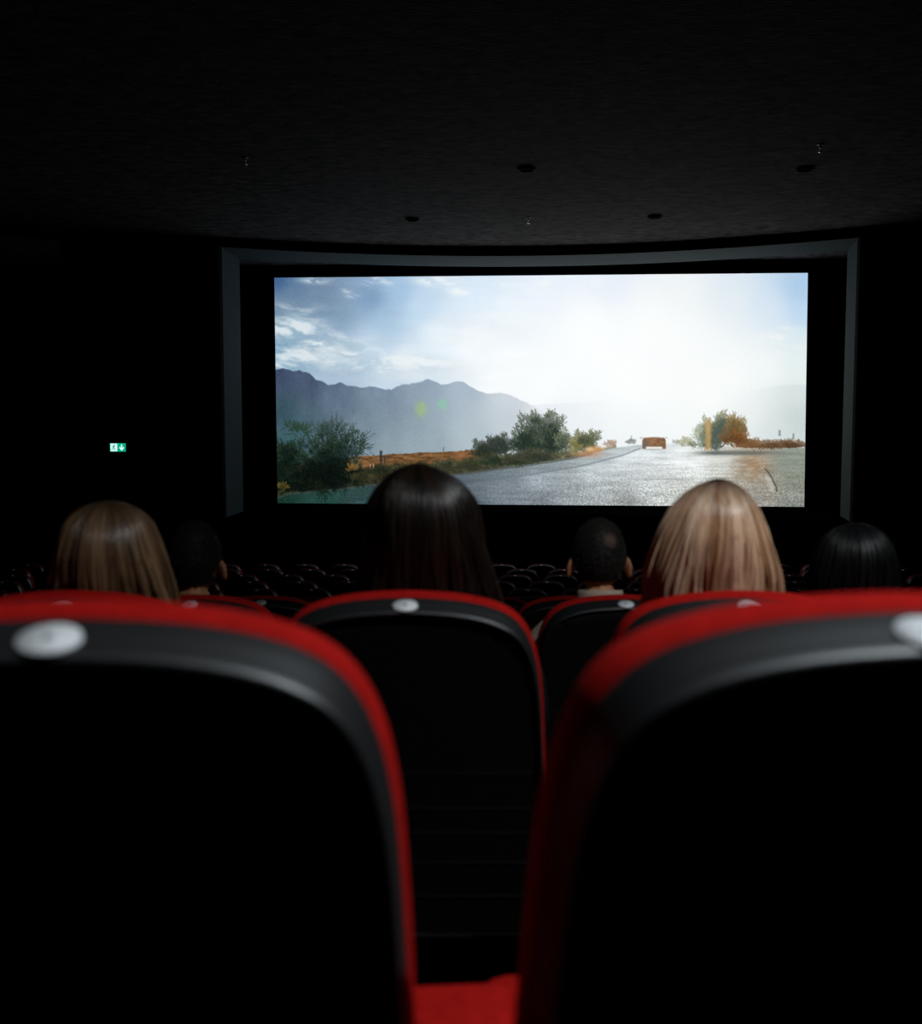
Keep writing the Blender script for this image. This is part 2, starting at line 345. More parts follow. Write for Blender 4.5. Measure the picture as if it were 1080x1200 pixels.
    def stamps(xs, ys, cols):
        iu = np.clip(((xs - 321.3) / 625.0 * W).astype(int), 0, W - 1)
        yt = 325.5 - 5.7 * (xs - 321.3) / 625; yb = 591.2 + 6.0 * (xs - 325) / 617
        iv = ((ys - yt) / (yb - yt) * H).astype(int); ok = (iv >= 0) & (iv < H)
        img[iv[ok], iu[ok]] = 0.25 * img[iv[ok], iu[ok]] + 0.75 * cols[ok]
    def bush(cx, cy, rx_, ry_, n_, base, tip, L=7, spike=0.5, flat=0.55, upward=0.9, core=True):
        """leafy twigs thrown out from a base point, dark inside, lighter at the tips"""
        if rx_ > 12:
            an = np.arctan2(Y - cy, X - cx); rr_ = np.hypot((X - cx) / rx_, (Y - cy) / np.where(Y > cy, ry_ * flat, ry_))
            img[...] = over(img, np.asarray(base, float) * 1.05, (0.85 if core else 0.0) * (1 - sstep(.50, .86, rr_ + (vnoise(6, 6, int(cx)) - .5) * .5)))
        a = rs.uniform(-math.pi, 0, n_) if flat else rs.uniform(-math.pi, math.pi, n_)
        a = np.where(rs.rand(n_) < 0.25, rs.uniform(0, math.pi, n_), a)
        q = np.sqrt(rs.rand(n_)); wob = 0.82 + 0.18 * np.sin(a * 5 + cx) + 0.12 * np.sin(a * 11 + cy)
        x0 = cx + rx_ * q * wob * np.cos(a); y0 = cy + ry_ * q * wob * np.sin(a) * np.where(a > 0, flat, 1)
        dx = np.cos(a) * spike + rs.normal(0, .5, n_); dy = np.sin(a) * spike - upward + rs.normal(0, .5, n_)
        o = np.argsort(q)[::-1] if False else np.arange(n_)
        ln = rs.uniform(.4, 1, n_) * L
        t = np.linspace(0, 1, 14)
        nn = np.hypot(dx, dy) + 1e-6
        xs = x0[:, None] + (dx / nn * ln)[:, None] * t; ys = y0[:, None] + (dy / nn * ln)[:, None] * t
        k = np.clip(q ** 2.2 * np.where(a < 0, 1, .35) + rs.normal(0, .18, n_), 0, 1)
        cols = np.asarray(base, float) * (1 - k)[:, None] + np.asarray(tip, float) * k[:, None]
        cols = np.repeat(cols[:, None, :], 14, 1)
        stamps(xs.ravel(), ys.ravel(), cols.reshape(-1, 3))
    # fence posts, thin pole
    for (x, y0, y1, ww, cc_) in ((450.5, 527, 546, 1.6, (42, 46, 44)), (455, 533, 543, .8, (60, 55, 45)), (525.5, 523, 530, .6, (70, 75, 75)), (437.5, 544, 552, .8, (190, 160, 120)), (441.5, 542, 551, .7, (180, 150, 110)), (914.5, 503, 510, 1.3, (130, 140, 138)), (930, 507, 514, .9, (120, 125, 118))):
        img = over(img, cc_, 0.9 * np.exp(-((X - x) / ww) ** 4) * (Y > y0) * (Y < y1))
    # big bush on the left, its twigs spreading to the right
    bush(326, 545, 20, 34, 420, (10, 22, 16), (34, 56, 40), 8)
    bush(352, 505, 15, 8, 90, (30, 50, 36), (52, 74, 54), 9, 1.0, 0.5, 0.5, False)
    bush(338, 500, 10, 6, 40, (34, 54, 42), (54, 74, 58), 7, 1.0, 0.5, 0.5, False)
    bush(340, 540, 24, 26, 420, (11, 22, 17), (40, 60, 44), 8)
    bush(388, 548, 44, 46, 1000, (9, 19, 15), (46, 66, 50), 11, 1.0, 0.75, 0.7)
    bush(408, 524, 32, 20, 230, (20, 36, 28), (58, 74, 60), 12, 1.2, 0.5, 0.35, False)
    bush(392, 508, 26, 15, 150, (28, 46, 36), (66, 82, 72), 12, 1.1, 0.5, 0.7, False)
    bush(378, 560, 48, 22, 900, (8, 15, 12), (16, 28, 21), 6, 0.6, 0.6, 0.3)
    bush(345, 571, 44, 11, 420, (10, 17, 13), (24, 34, 22), 5)
    bush(328, 571, 8, 5, 60, (70, 62, 26), (120, 106, 48), 4); bush(424, 560, 16, 5, 110, (36, 40, 26), (84, 72, 40), 5); bush(415, 549, 9, 5, 40, (118, 82, 42), (160, 118, 62), 4)
    bush(450, 552, 22, 7, 200, (28, 34, 24), (66, 64, 42), 5); bush(490, 551, 30, 8, 240, (36, 42, 30), (82, 76, 50), 5)
    # bushes along the far verge
    bush(530, 546, 18, 8, 260, (44, 48, 36), (88, 84, 60), 5); bush(556, 546, 22, 9, 320, (46, 50, 36), (94, 86, 60), 5)
    bush(572, 529, 15, 15, 420, (36, 44, 38), (66, 74, 60), 5); bush(592, 524, 18, 17, 520, (40, 48, 43), (72, 80, 70), 5)
    bush(641, 518, 34, 40, 1600, (32, 45, 40), (98, 106, 86), 8, 0.7, 0.45, 0.9)
    bush(622, 520, 20, 26, 380, (34, 47, 40), (86, 96, 76), 7); bush(655, 520, 20, 26, 380, (36, 49, 43), (94, 102, 82), 7)
    bush(668, 520, 12, 18, 220, (78, 90, 76), (132, 136, 112), 6)
    bush(690, 520, 17, 15, 420, (62, 70, 50), (122, 122, 88), 6); bush(703, 513, 9, 9, 160, (74, 82, 62), (126, 130, 100), 5); bush(680, 524, 7, 12, 120, (120, 116, 70), (156, 146, 96), 5)
    bush(590, 541, 30, 9, 500, (34, 46, 34), (70, 76, 54), 5); bush(632, 536, 30, 9, 480, (44, 52, 42), (88, 84, 66), 6); bush(610, 542, 22, 6, 240, (42, 50, 38), (80, 76, 58), 5)
    img[...] = over(img, (206, 152, 100), 0.6 * np.clip(1.3 * blob(702, 526, 9, 4.5), 0, 1)); img[...] = over(img, (190, 130, 98), 0.6 * blob(695, 532, 16, 3.5)); img[...] = over(img, (232, 190, 130), 0.7 * blob(698, 525, 4, 2.5))
    bush(722, 520, 8, 5, 70, (150, 118, 96), (180, 150, 128), 4); bush(746, 517.5, 6, 4, 90, (112, 122, 112), (130, 138, 128), 2)
    img[...] = over(img, (120, 128, 124), 0.7 * np.exp(-((X - 745.5) / .6) ** 2) * (Y > 509) * (Y < 516))
    bush(798, 517.5, 5, 2.5, 40, (150, 160, 152), (175, 182, 172), 2); bush(809, 519, 9, 7, 130, (150, 152, 120), (178, 176, 146), 4); bush(818, 521, 5, 4, 60, (104, 112, 96), (130, 134, 112), 3)
    # tree on the right with the warm flare across it, rusty hedge
    bush(905, 522, 42, 6, 800, (86, 62, 42), (136, 104, 72), 5, 0.2, 0.5, 1.0); bush(930, 522, 20, 5, 260, (78, 58, 42), (124, 94, 66), 5, 0.2, 0.5, 1.0); bush(880, 521, 20, 7, 260, (110, 80, 52), (154, 116, 78), 5)
    bush(833, 512, 13, 24, 420, (112, 122, 104), (168, 172, 140), 7); bush(852, 508, 20, 24, 700, (66, 80, 72), (136, 134, 98), 8)
    bush(866, 504, 14, 18, 360, (104, 82, 50), (146, 124, 80), 7); bush(864, 515, 17, 10, 260, (98, 64, 36), (138, 96, 56), 6); bush(842, 522, 12, 8, 220, (62, 72, 64), (96, 98, 78), 5)
    img[...] = over(img, (208, 166, 104), 0.72 * np.exp(-((X - 833.5) / 3.4) ** 4) * sstep(486, 496, Y) * (1 - sstep(524, 530, Y)))
    img[...] = over(img, (84, 98, 92), 0.5 * np.exp(-((X - 843) / 4.0) ** 4) * sstep(494, 506, Y) * (1 - sstep(522, 528, Y)))
    # the car seen from behind
    bodyx = np.interp(Y, [510, 512, 515, 526], [10.2, 12.4, 14.0, 14.2])
    cb = sstep(0, 1.0, bodyx - np.abs(X - 771.5)) * sstep(511.2, 512.6, Y) * (1 - sstep(524.6, 526, Y))
    cc2 = np.array((136, 96, 66.)) * (0.82 + 0.36 * vnoise(4, 2.5, 131))[..., None]
    cc2 = over(cc2, (108, 98, 88), (1 - sstep(760, 770, X)) * sstep(513, 518, Y) * .8); cc2 = over(cc2, (120, 98, 78), 0.6 * blob(772, 520.5, 9, 1.3))
    img[...] = over(img, cc2, cb * 0.95)
    img[...] = over(img, (240, 240, 236), sstep(0, .8, 9.6 - np.abs(X - 771.6)) * sstep(522.3, 523.2, Y) * (1 - sstep(524.8, 525.6, Y)))
    img[...] = over(img, (150, 160, 168), 0.6 * blob(771, 526.2, 10, .8))
    img[...] = over(img, (248, 250, 250), 0.7 * sstep(0, 2, 10 - np.abs(X - 771.5)) * sstep(506.6, 507.6, Y) * (1 - sstep(510.4, 511.4, Y)))
    img[...] = over(img, (128, 124, 118), 0.8 * (blob(756.8, 512.2, 1.5, .7) + blob(785.6, 512.2, 1.2, .6))); img[...] = over(img, (140, 110, 86), 0.8 * blob(772, 511.8, 6, .8))
    img[...] = img + (rs.normal(0, 5.0, (H, W, 1)) + rs.normal(0, 2.5, (H, W, 3))) * np.clip(1.15 - img.mean(-1, keepdims=True) / 260, .12, 1)
    s = np.clip(img / 255.0, 0, 1)
    return np.where(s <= 0.04045, s / 12.92, ((s + 0.055) / 1.055) ** 2.4)

FW, FH = 800, 356
pic = film(FW, FH)
U, V = np.meshgrid(np.linspace(0, 1, FW), np.linspace(0, 1, FH))
cn = np.array([list(Vector(p) - scr.location) for p in C3])
PV = ((1 - U) * (1 - V))[..., None] * cn[0] + (U * (1 - V))[..., None] * cn[1] + (U * V)[..., None] * cn[2] + ((1 - U) * V)[..., None] * cn[3]
idx = np.arange(FW * FH).reshape(FH, FW)
quads = np.stack([idx[:-1, :-1], idx[1:, :-1], idx[1:, 1:], idx[:-1, 1:]], -1).reshape(-1, 4)
me = bpy.data.meshes.new('projected_picture')
me.vertices.add(FW * FH); me.vertices.foreach_set('co', PV.reshape(-1).astype(np.float32))
me.loops.add(quads.size); me.loops.foreach_set('vertex_index', quads.reshape(-1).astype(np.int32))
me.polygons.add(len(quads)); me.polygons.foreach_set('loop_start', np.arange(0, quads.size, 4, dtype=np.int32))
me.update(calc_edges=True)
ca = me.color_attributes.new('film', 'FLOAT_COLOR', 'POINT')
ca.data.foreach_set('color', np.concatenate([pic, np.ones((FH, FW, 1))], -1).reshape(-1).astype(np.float32))
fm = bpy.data.materials.new('film_light'); fm.use_nodes = True
nt = fm.node_tree; nt.nodes.clear()
a = nt.nodes.new('ShaderNodeAttribute'); a.attribute_name = 'film'
e = nt.nodes.new('ShaderNodeEmission'); e.inputs['Strength'].default_value = 1.0
o_ = nt.nodes.new('ShaderNodeOutputMaterial')
nt.links.new(a.outputs['Color'], e.inputs['Color']); nt.links.new(e.outputs[0], o_.inputs[0])
obj('projected_picture', me, fm, scr, smooth=False)

# ------------------------------------------------------------------ cinema seats
OUT = [(0, 0), (.06, .0015), (.10, .005), (.14, .012), (.178, .026), (.205, .046), (.223, .075), (.236, .115), (.245, .17), (.251, .23), (.256, .35), (.258, .5), (.256, .66)]
def smooth_outline(n=26):
    p = np.array(OUT); s = np.r_[0, np.cumsum(np.hypot(*np.diff(p, axis=0).T))]
    # denser around the shoulder
    q = np.r_[np.linspace(0, 0.17, 6, endpoint=False), np.linspace(0.17, 0.36, 14, endpoint=False), np.linspace(0.36, s[-1], 7)]
    x = np.interp(q, s, p[:, 0]); t = np.interp(q, s, p[:, 1])
    for _ in range(3):
        x[1:-1] = .25 * x[:-2] + .5 * x[1:-1] + .25 * x[2:]; t[1:-1] = .25 * t[:-2] + .5 * t[1:-1] + .25 * t[2:]
    half = np.stack([x, t], 1)
    return np.r_[half[::-1] * [-1, 1], half[1:]]
OL = smooth_outline()
NRM = np.zeros_like(OL)
tg = np.gradient(OL, axis=0); NRM = np.stack([tg[:, 1], -tg[:, 0]], 1); NRM /= np.linalg.norm(NRM, axis=1)[:, None]
NRM[np.sum(NRM * (OL - [0, .4]), 1) < 0] *= -1
TOP = 1.0 - 0.0                                  # height of the seat back above its floor
REC = math.tan(math.radians(11))                 # the back leans towards the row behind
def ring(y, inset, bottom=None):
    k = np.clip(NRM[:, 1:2] * -1.15, 0, 1)           # the trim is broad along the top and thin down the sides
    p = OL - NRM * (inset * k + (min(inset, .012) + max(0, inset - .012) * .35) * .65 * (1 - k))
    if bottom is not None: p[:, 1] = np.minimum(p[:, 1], bottom)
    return [(x, y + t * REC, TOP - t) for x, t in p]
def loft(rings, cap0=False, cap1=False):
    v, f = [], []; n_ = len(rings[0])
    for r in rings: v += r
    for k in range(len(rings) - 1):
        for i in range(n_):
            j = (i + 1) % n_
            f.append((k * n_ + i, k * n_ + j, (k + 1) * n_ + j, (k + 1) * n_ + i))
    def cap(b_, flip):
        for i in range(n_ // 2):
            q = (b_ + i, b_ + i + 1, b_ + n_ - 2 - i, b_ + n_ - 1 - i)
            if len(set(q)) == 4: f.append(q[::-1] if flip else q)
            elif len(set(q)) == 3: f.append(tuple(dict.fromkeys(q)))
    if cap0: cap(0, False)
    if cap1: cap((len(rings) - 1) * n_, True)
    bm = bmesh.new()
    bv = [bm.verts.new(x) for x in v]
    for q in f:
        try: bm.faces.new([bv[i] for i in q])
        except ValueError: pass
    return bm_mesh(bm)
SEAT = {}
SEAT['cushion'] = loft([ring(.050, .016), ring(.055, .008), ring(.062, .003), ring(.074, 0), ring(.092, .0), ring(.112, .004), ring(.128, .014), ring(.140, .034), ring(.146, .07)], True, True)
SEAT['trim'] = loft([ring(.012, .034), ring(.002, .032), ring(.000, .0285), ring(.004, .0245), ring(.012, .0215), ring(.030, .0165), ring(.048, .0080), ring(.054, .0080), ring(.056, .016)], False, False)
me0 = loft([ring(.020, .030), ring(.008, .0315), ring(.0055, .034), ring(.0055, .06)], True, True)
SEAT['panel'] = me0
SEAT['rib'] = [None] * 5
for i, t in enumerate((.33, .40, .45, .51, .58)):
    SEAT['rib'][i] = box_mesh(-.225, .225, t * REC + .0047, t * REC + .010, TOP - t - .003, TOP - t + .003, bevel=.0015, seg=1)
# round silver number disc lying on the sloping top trim
tilt = math.atan2(.0100, .036)
nb = Vector((0, -math.sin(tilt), math.cos(tilt)))
pb = Vector((0, .0225 + .0165 * REC, TOP - .0185))
bm = bmesh.new(); cyl(bm, pb - nb * .001, pb + nb * .0028, .0225, .0215, 32); SEAT['badge'] = bm_mesh(bm)
bm = bmesh.new(); cyl(bm, pb + nb * .0026, pb + nb * .0042, .0038, .0034, 16); SEAT['stud'] = bm_mesh(bm)
def rounded(x0, x1, y0, y1, z0, z1, bev, taper=0.0):
    bm = bmesh.new(); box(bm, x0, x1, y0, y1, z0, z1, bev, 4)
    if taper:
        for v_ in bm.verts: v_.co.x *= 1 - taper * (y1 - v_.co.y) / (y1 - y0)
    return bm_mesh(bm)
SEAT['seat'] = rounded(-.245, .245, .215, .66, .33, .45, .045)
SEAT['leg'] = rounded(-.20, -.13, .26, .50, 0.0, .345, .012)
SEAT['leg2'] = rounded(.13, .20, .26, .50, 0.0, .345, .012)
armp = rounded(-.066, .066, .25, .47, .452, .500, .020, .22); armp.transform(Matrix.Translation((.306, 0, 0))); SEAT['pad'] = armp
SEAT['arm'] = rounded(.272, .328, .26, .44, 0.0, .468, .012)
for key, mname in (('cushion', 'red'), ('trim', 'trim'), ('panel', 'panel'), ('badge', 'badge'), ('stud', 'stud'), ('seat', 'red'), ('leg', 'steel'), ('leg2', 'steel'), ('pad', 'red'), ('arm', 'armside')):
    SEAT[key].materials.append(M[mname]); SEAT[key].shade_smooth()
for r in SEAT['rib']: r.materials.append(M['panel'])
def child(name, me_, parent):
    o = bpy.data.objects.new(name, me_); COL.objects.link(o); o.parent = parent; return o
def seat(x, k, label, group=None, rz=0.0, dy=0.0, dz=0.0, full=True):
    t = thing('cinema_chair', label, 'chair', (x, row_y(k) + dy, row_floor(k) + dz - 0.0), rz, group)
    child('backrest_cushion', SEAT['cushion'], t); child('top_trim', SEAT['trim'], t)
    p = child('back_panel', SEAT['panel'], t)
    b_ = child('number_disc', SEAT['badge'], t); b_['label'] = 'round silver number disc'
    child('seat_cushion', SEAT['seat'], t)
    if full:
        child('stud', SEAT['stud'], b_)
        for r in SEAT['rib']: child('rib', r, p)
        ar = child('armrest', SEAT['arm'], t); child('armrest_pad', SEAT['pad'], ar)
        child('leg', SEAT['leg'], t); child('leg', SEAT['leg2'], t)
    return t
# nearest row
seat(-.282, 0, "black-backed red cinema chair right behind the light-brown-haired viewer's chair", rz=math.radians(4), dz=-.0135)
seat(.310, 0, "black-backed red cinema chair right behind the blonde viewer's chair", rz=math.radians(5), dy=-.034, dz=-.0025)
# row of the three women
seat(-.697, 1, 'red cinema chair with black back holding the light-brown-haired viewer')
seat(-.097, 1, 'red cinema chair with black back holding the long dark-haired viewer before the screen')
seat(.503, 1, 'red cinema chair with black back holding the blonde viewer')
# row beyond
seat(-.749, 2, 'red cinema chair with black back holding the dim short-haired viewer by the light-brown-haired viewer')
seat(-.1445, 2, 'empty red cinema chair in the row just beyond the long dark-haired viewer')
seat(.4555, 2, 'red cinema chair with black back holding the short-haired viewer in the cream shirt')
seat(1.0555, 2, 'red cinema chair holding the black-haired viewer beyond the blonde viewer')
seat(-.161 - .6, 3, 'red cinema chair edge showing before the dim short-haired viewer')
seat(-.161, 3, 'red cinema chair two rows beyond the long dark-haired viewer')
seat(.439, 3, 'red cinema chair edge showing before the viewer in the cream shirt')
seat(1.039, 3, 'red cinema chair beyond the black-haired viewer')
FAR = 'dim cinema chairs below the screen'
ORD = ['front row', 'second row', 'third row', 'fourth row', 'fifth row', 'sixth row', 'seventh row', 'eighth row', 'ninth row', 'tenth row', 'eleventh row']
for k in range(4, ROWS):
    hw = min(540 / F * (row_y(k) + .3) + .35, 7.0)
    off = {12: .11, 13: .26, 14: .02}.get(k, -.161 if k % 2 else .139)
    i0 = math.ceil((-hw - off) / .6); i1 = math.floor((hw - off) / .6)
    for i in range(i0, i1 + 1):
        seat(off + .6 * i, k, 'dim red cinema chair with silver disc in the %s below the screen' % ORD[ROWS - 1 - k], FAR + ', ' + ORD[ROWS - 1 - k], full=False)

# ------------------------------------------------------------------ people: one body mesh, clothes, hair
def eval_mesh(o):
    dg = bpy.context.evaluated_depsgraph_get(); dg.update()
    me_ = bpy.data.meshes.new_from_object(o.evaluated_get(dg)); return me_
def skin_mesh(chain_v, edges, radii, root=0, sub=1):
    me_ = bpy.data.meshes.new('skel'); me_.from_pydata(chain_v, edges, []); o = bpy.data.objects.new('skel', me_); COL.objects.link(o)
    md = o.modifiers.new('skin', 'SKIN'); md.use_smooth_shade = True
    for i, r in enumerate(radii):
        sv = me_.skin_vertices[0].data[i]; sv.radius = r if isinstance(r, tuple) else (r, r); sv.use_root = (i == root)
    if sub: ss = o.modifiers.new('sub', 'SUBSURF'); ss.levels = sub; ss.render_levels = sub
    out = eval_mesh(o); bpy.data.objects.remove(o); return out
HC = Vector((0, -.015, 1.12))                    # head centre of the seated figure, facing +Y
BONES = []                                       # (a, b, region)
def make_body(ear=1.0):
    v = [(0, .09, .545), (0, .03, .68), (0, -.03, .83), (0, -.055, .90), (0, -.055, .975), (0, -.035, 1.06)]
    r = [(.145, .115), (.135, .105), (.15, .112), (.100, .082), (.056, .058), (.052, .055)]
    e = [(0, 1), (1, 2), (2, 3), (3, 4), (4, 5)]
    reg = ['legs', 'shirt', 'shirt', 'shirt', 'skin']
    for s in (-1, 1):
        b0 = len(v)
        v += [(s * .10, .13, .53), (s * .12, .36, .535), (s * .125, .54, .53), (s * .125, .55, .32), (s * .125, .55, .10), (s * .13, .64, .055), (s * .135, .72, .045)]
        r += [.092, .078, .062, .058, .042, .042, .032]
        e += [(0, b0), (b0, b0 + 1), (b0 + 1, b0 + 2), (b0 + 2, b0 + 3), (b0 + 3, b0 + 4), (b0 + 4, b0 + 5), (b0 + 5, b0 + 6)]
        reg += ['legs'] * 5 + ['shoe'] * 2
        a0 = len(v)
        v += [(s * .145, -.055, .880), (s * .190, -.03, .84), (s * .215, .035, .70), (s * .175, .16, .655), (s * .135, .275, .635)]
        r += [.058, .052, .043, .037, .027]
        e += [(3, a0), (a0, a0 + 1), (a0 + 1, a0 + 2), (a0 + 2, a0 + 3), (a0 + 3, a0 + 4)]
        reg += ['shirt'] * 5
    for (a_, b_), g in zip(e, reg): BONES.append((np.array(v[a_]), np.array(v[b_]), g))
    parts = [skin_mesh(v, e, r)]
    for s in (-1, 1):                            # hands resting on the thighs, five bent fingers each
        hv = [(s * .135, .275, .640), (s * .132, .315, .645), (s * .130, .350, .648)]; hr = [(.026, .02), (.036, .017), (.038, .015)]
        he = [(0, 1), (1, 2)]
        parts.append(skin_mesh(hv, he, hr))
        for i, (ox, ln) in enumerate(((-.030, .062), (-.010, .076), (.010, .072), (.030, .058))):
            x = s * .130 + ox * s
            parts.append(skin_mesh([(x, .335, .648), (x + ox * .15 * s, .335 + ln * .55, .651), (x + ox * .25 * s, .335 + ln * .85, .641), (x + ox * .3 * s, .335 + ln * 1.08, .626)], [(0, 1), (1, 2), (2, 3)], [.0095, .009, .008, .0068]))
        parts.append(skin_mesh([(s * .105, .300, .642), (s * .085, .325, .640), (s * .078, .352, .632)], [(0, 1), (1, 2)], [.012, .0105, .0085]))
        BONES.append((np.array((s * .135, .29, .64)), np.array((s * .13, .42, .645)), 'skin'))
    # head
    bm = bmesh.new(); bmesh.ops.create_uvsphere(bm, u_segments=48, v_segments=36, radius=1.0)
    for q in bm.verts:
        x, y, z = q.co
        wx, wy, wz = .077, .097, .115
        jaw = max(0, -z)
        nx = x * wx * (1 - .30 * jaw * (1 if y > -.2 else .75)); ny = y * wy
        if y < 0: ny *= 1 - .30 * jaw * jaw
        if y > 0: ny = ny * (1 - .12 * jaw) + .010 * jaw
        nz = z * wz
        if y > .3:
            g = lambda x0, z0, sx, sz: math.exp(-((x - x0) / sx) ** 2 - ((z - z0) / sz) ** 2)
            ny += .024 * g(0, -.22, .14, .16) + .010 * g(0, .0, .10, .24) - .008 * (g(.38, .04, .2, .12) + g(-.38, .04, .2, .12)) + .006 * g(0, -.52, .3, .07) - .003 * g(0, -.58, .25, .025) + .008 * g(0, -.88, .3, .15) + .004 * g(0, .2, .6, .1)
        q.co = HC + Vector((nx, ny, nz))
    parts.append(bm_mesh(bm))
    for s in (-1, 1):                            # ears: tilted shells with a rim
        bm = bmesh.new(); bmesh.ops.create_uvsphere(bm, u_segments=20, v_segments=14, radius=1.0)
        for q in bm.verts:
            x, y, z = q.co
            sx, sy, sz = .0095, .021 * (1 + .25 * z), .037
            dent = .006 * math.exp(-(y * y + z * z) / .35) if x * s > 0 and y > -.5 else 0
            p = Vector((x * sx - s * dent, y * sy, z * sz))
            q.co = p
        mm = Matrix.Translation(HC + Vector((s * .0865 * ear, -.010, -.030))) @ Matrix.Rotation(s * math.radians(38), 4, 'Z') @ Matrix.Rotation(-s * math.radians(10), 4, 'Y') @ Matrix.Rotation(math.radians(-12), 4, 'X')
        bmesh.ops.transform(bm, matrix=mm, verts=bm.verts)
        parts.append(bm_mesh(bm))
    bm = bmesh.new()
    for p in parts: bm.from_mesh(p)
    me_ = bm_mesh(bm); o = bpy.data.objects.new('tmp', me_); COL.objects.link(o)
    md = o.modifiers.new('r', 'REMESH'); md.mode = 'VOXEL'; md.voxel_size = .0058; md.use_smooth_shade = True
    sm = o.modifiers.new('s', 'SMOOTH'); sm.iterations = 2; sm.factor = .5
    out = eval_mesh(o); bpy.data.objects.remove(o); out.name = 'body'
    return out
BODY = make_body()
nv = len(BODY.vertices); bco = np.empty(nv * 3); BODY.vertices.foreach_get('co', bco); bco = bco.reshape(-1, 3)
bno = np.empty(nv * 3); BODY.vertices.foreach_get('normal', bno); bno = bno.reshape(-1, 3)
best = np.full(nv, 1e9); lab = np.zeros(nv, int); NAMES = ['skin', 'shirt', 'legs', 'shoe']
for a_, b_, g in BONES:
    d = b_ - a_; t = np.clip(((bco - a_) @ d) / (d @ d), 0, 1)
    dist = np.linalg.norm(bco - a_ - t[:, None] * d, axis=1)
    mk = dist < best; best[mk] = dist[mk]; lab[mk] = NAMES.index(g)
lab[bco[:, 2] > 1.005] = 0
lab[(lab == 1) & (bco[:, 2] < .585) & (np.abs(bco[:, 0]) < .15)] = 2
def cloth(region, off):
    r = NAMES.index(region); v, f, mp = [], [], {}
    for p in BODY.polygons:
        ids = list(p.vertices)
        if all(lab[i] == r for i in ids):
            for i in ids:
                if i not in mp: mp[i] = len(v); v.append(bco[i] + bno[i] * off)
            f.append([mp[i] for i in ids])
    me_ = mesh(v, f, region); me_.shade_smooth(); return me_
SHIRT, TROUS, SHOE = cloth('shirt', .007), cloth('legs', .006), cloth('shoe', .009)
def collar_mesh():
    v, f = [], []; n_ = 40; pr = [(.000, .062), (.014, .060), (.026, .0615), (.030, .0645), (.027, .068), (.012, .070), (-.004, .075)]
    for i in range(n_):
        a_ = 2 * math.pi * i / n_
        for (h, r) in pr:
            v.append((r * 1.02 * math.sin(a_), -.05 + r * 1.05 * math.cos(a_) * 1.0, .992 + h + .010 * -math.cos(a_)))
    m_ = len(pr)
    for i in range(n_):
        for j in range(m_ - 1):
            f.append((i * m_ + j, ((i + 1) % n_) * m_ + j, ((i + 1) % n_) * m_ + j + 1, i * m_ + j + 1))
    me_ = mesh(v, f); me_.shade_smooth(); return me_
COLLAR = collar_mesh()

def strands_mesh(paths, radii, reds, greens):
    """paths: (n, m, 3) array -> one mesh of thin three-sided tapering strands, with per-strand colour values"""
    n_, m_, _ = paths.shape
    tg_ = np.gradient(paths, axis=1); tg_ /= np.linalg.norm(tg_, axis=2, keepdims=True) + 1e-9
    ref = paths - np.array((HC.x, HC.y, 0)); ref[..., 2] = 0; ref /= np.linalg.norm(ref, axis=2, keepdims=True) + 1e-6
    side = np.cross(tg_, ref); side /= np.linalg.norm(side, axis=2, keepdims=True) + 1e-6
    up = np.cross(side, tg_)
    tap = np.interp(np.linspace(0, 1, m_), [0, .08, .8, 1], [.6, 1, .9, .25])[None, :, None]
    rr = radii[:, None, None] * tap
    tri = [paths + rr * (math.cos(a_) * side * 1.4 + math.sin(a_) * up) for a_ in (math.pi / 2, math.pi * 7 / 6, math.pi * 11 / 6)]
    V_ = np.stack(tri, 2)                                                        # n m 3 3
    base = (np.arange(n_)[:, None] * m_ + np.arange(m_ - 1)[None, :]) * 3
    q = []
    for k in range(3):
        j = (k + 1) % 3
        q.append(np.stack([base + k, base + j, base + 3 + j, base + 3 + k], -1))
    q = np.concatenate([x.reshape(-1, 4) for x in q])
    me_ = bpy.data.meshes.new('hair')
    me_.vertices.add(n_ * m_ * 3); me_.vertices.foreach_set('co', V_.reshape(-1).astype(np.float32))
    me_.loops.add(q.size); me_.loops.foreach_set('vertex_index', q.reshape(-1).astype(np.int32))
    me_.polygons.add(len(q)); me_.polygons.foreach_set('loop_start', np.arange(0, q.size, 4, dtype=np.int32))
    me_.update(calc_edges=True); me_.shade_smooth()
    c_ = np.zeros((n_, m_, 3, 4), np.float32); c_[..., 0] = reds[:, None, None]; c_[..., 1] = greens[..., None]; c_[..., 3] = 1
    at_ = me_.color_attributes.new('strand', 'FLOAT_COLOR', 'POINT'); at_.data.foreach_set('color', c_.reshape(-1))
    return me_
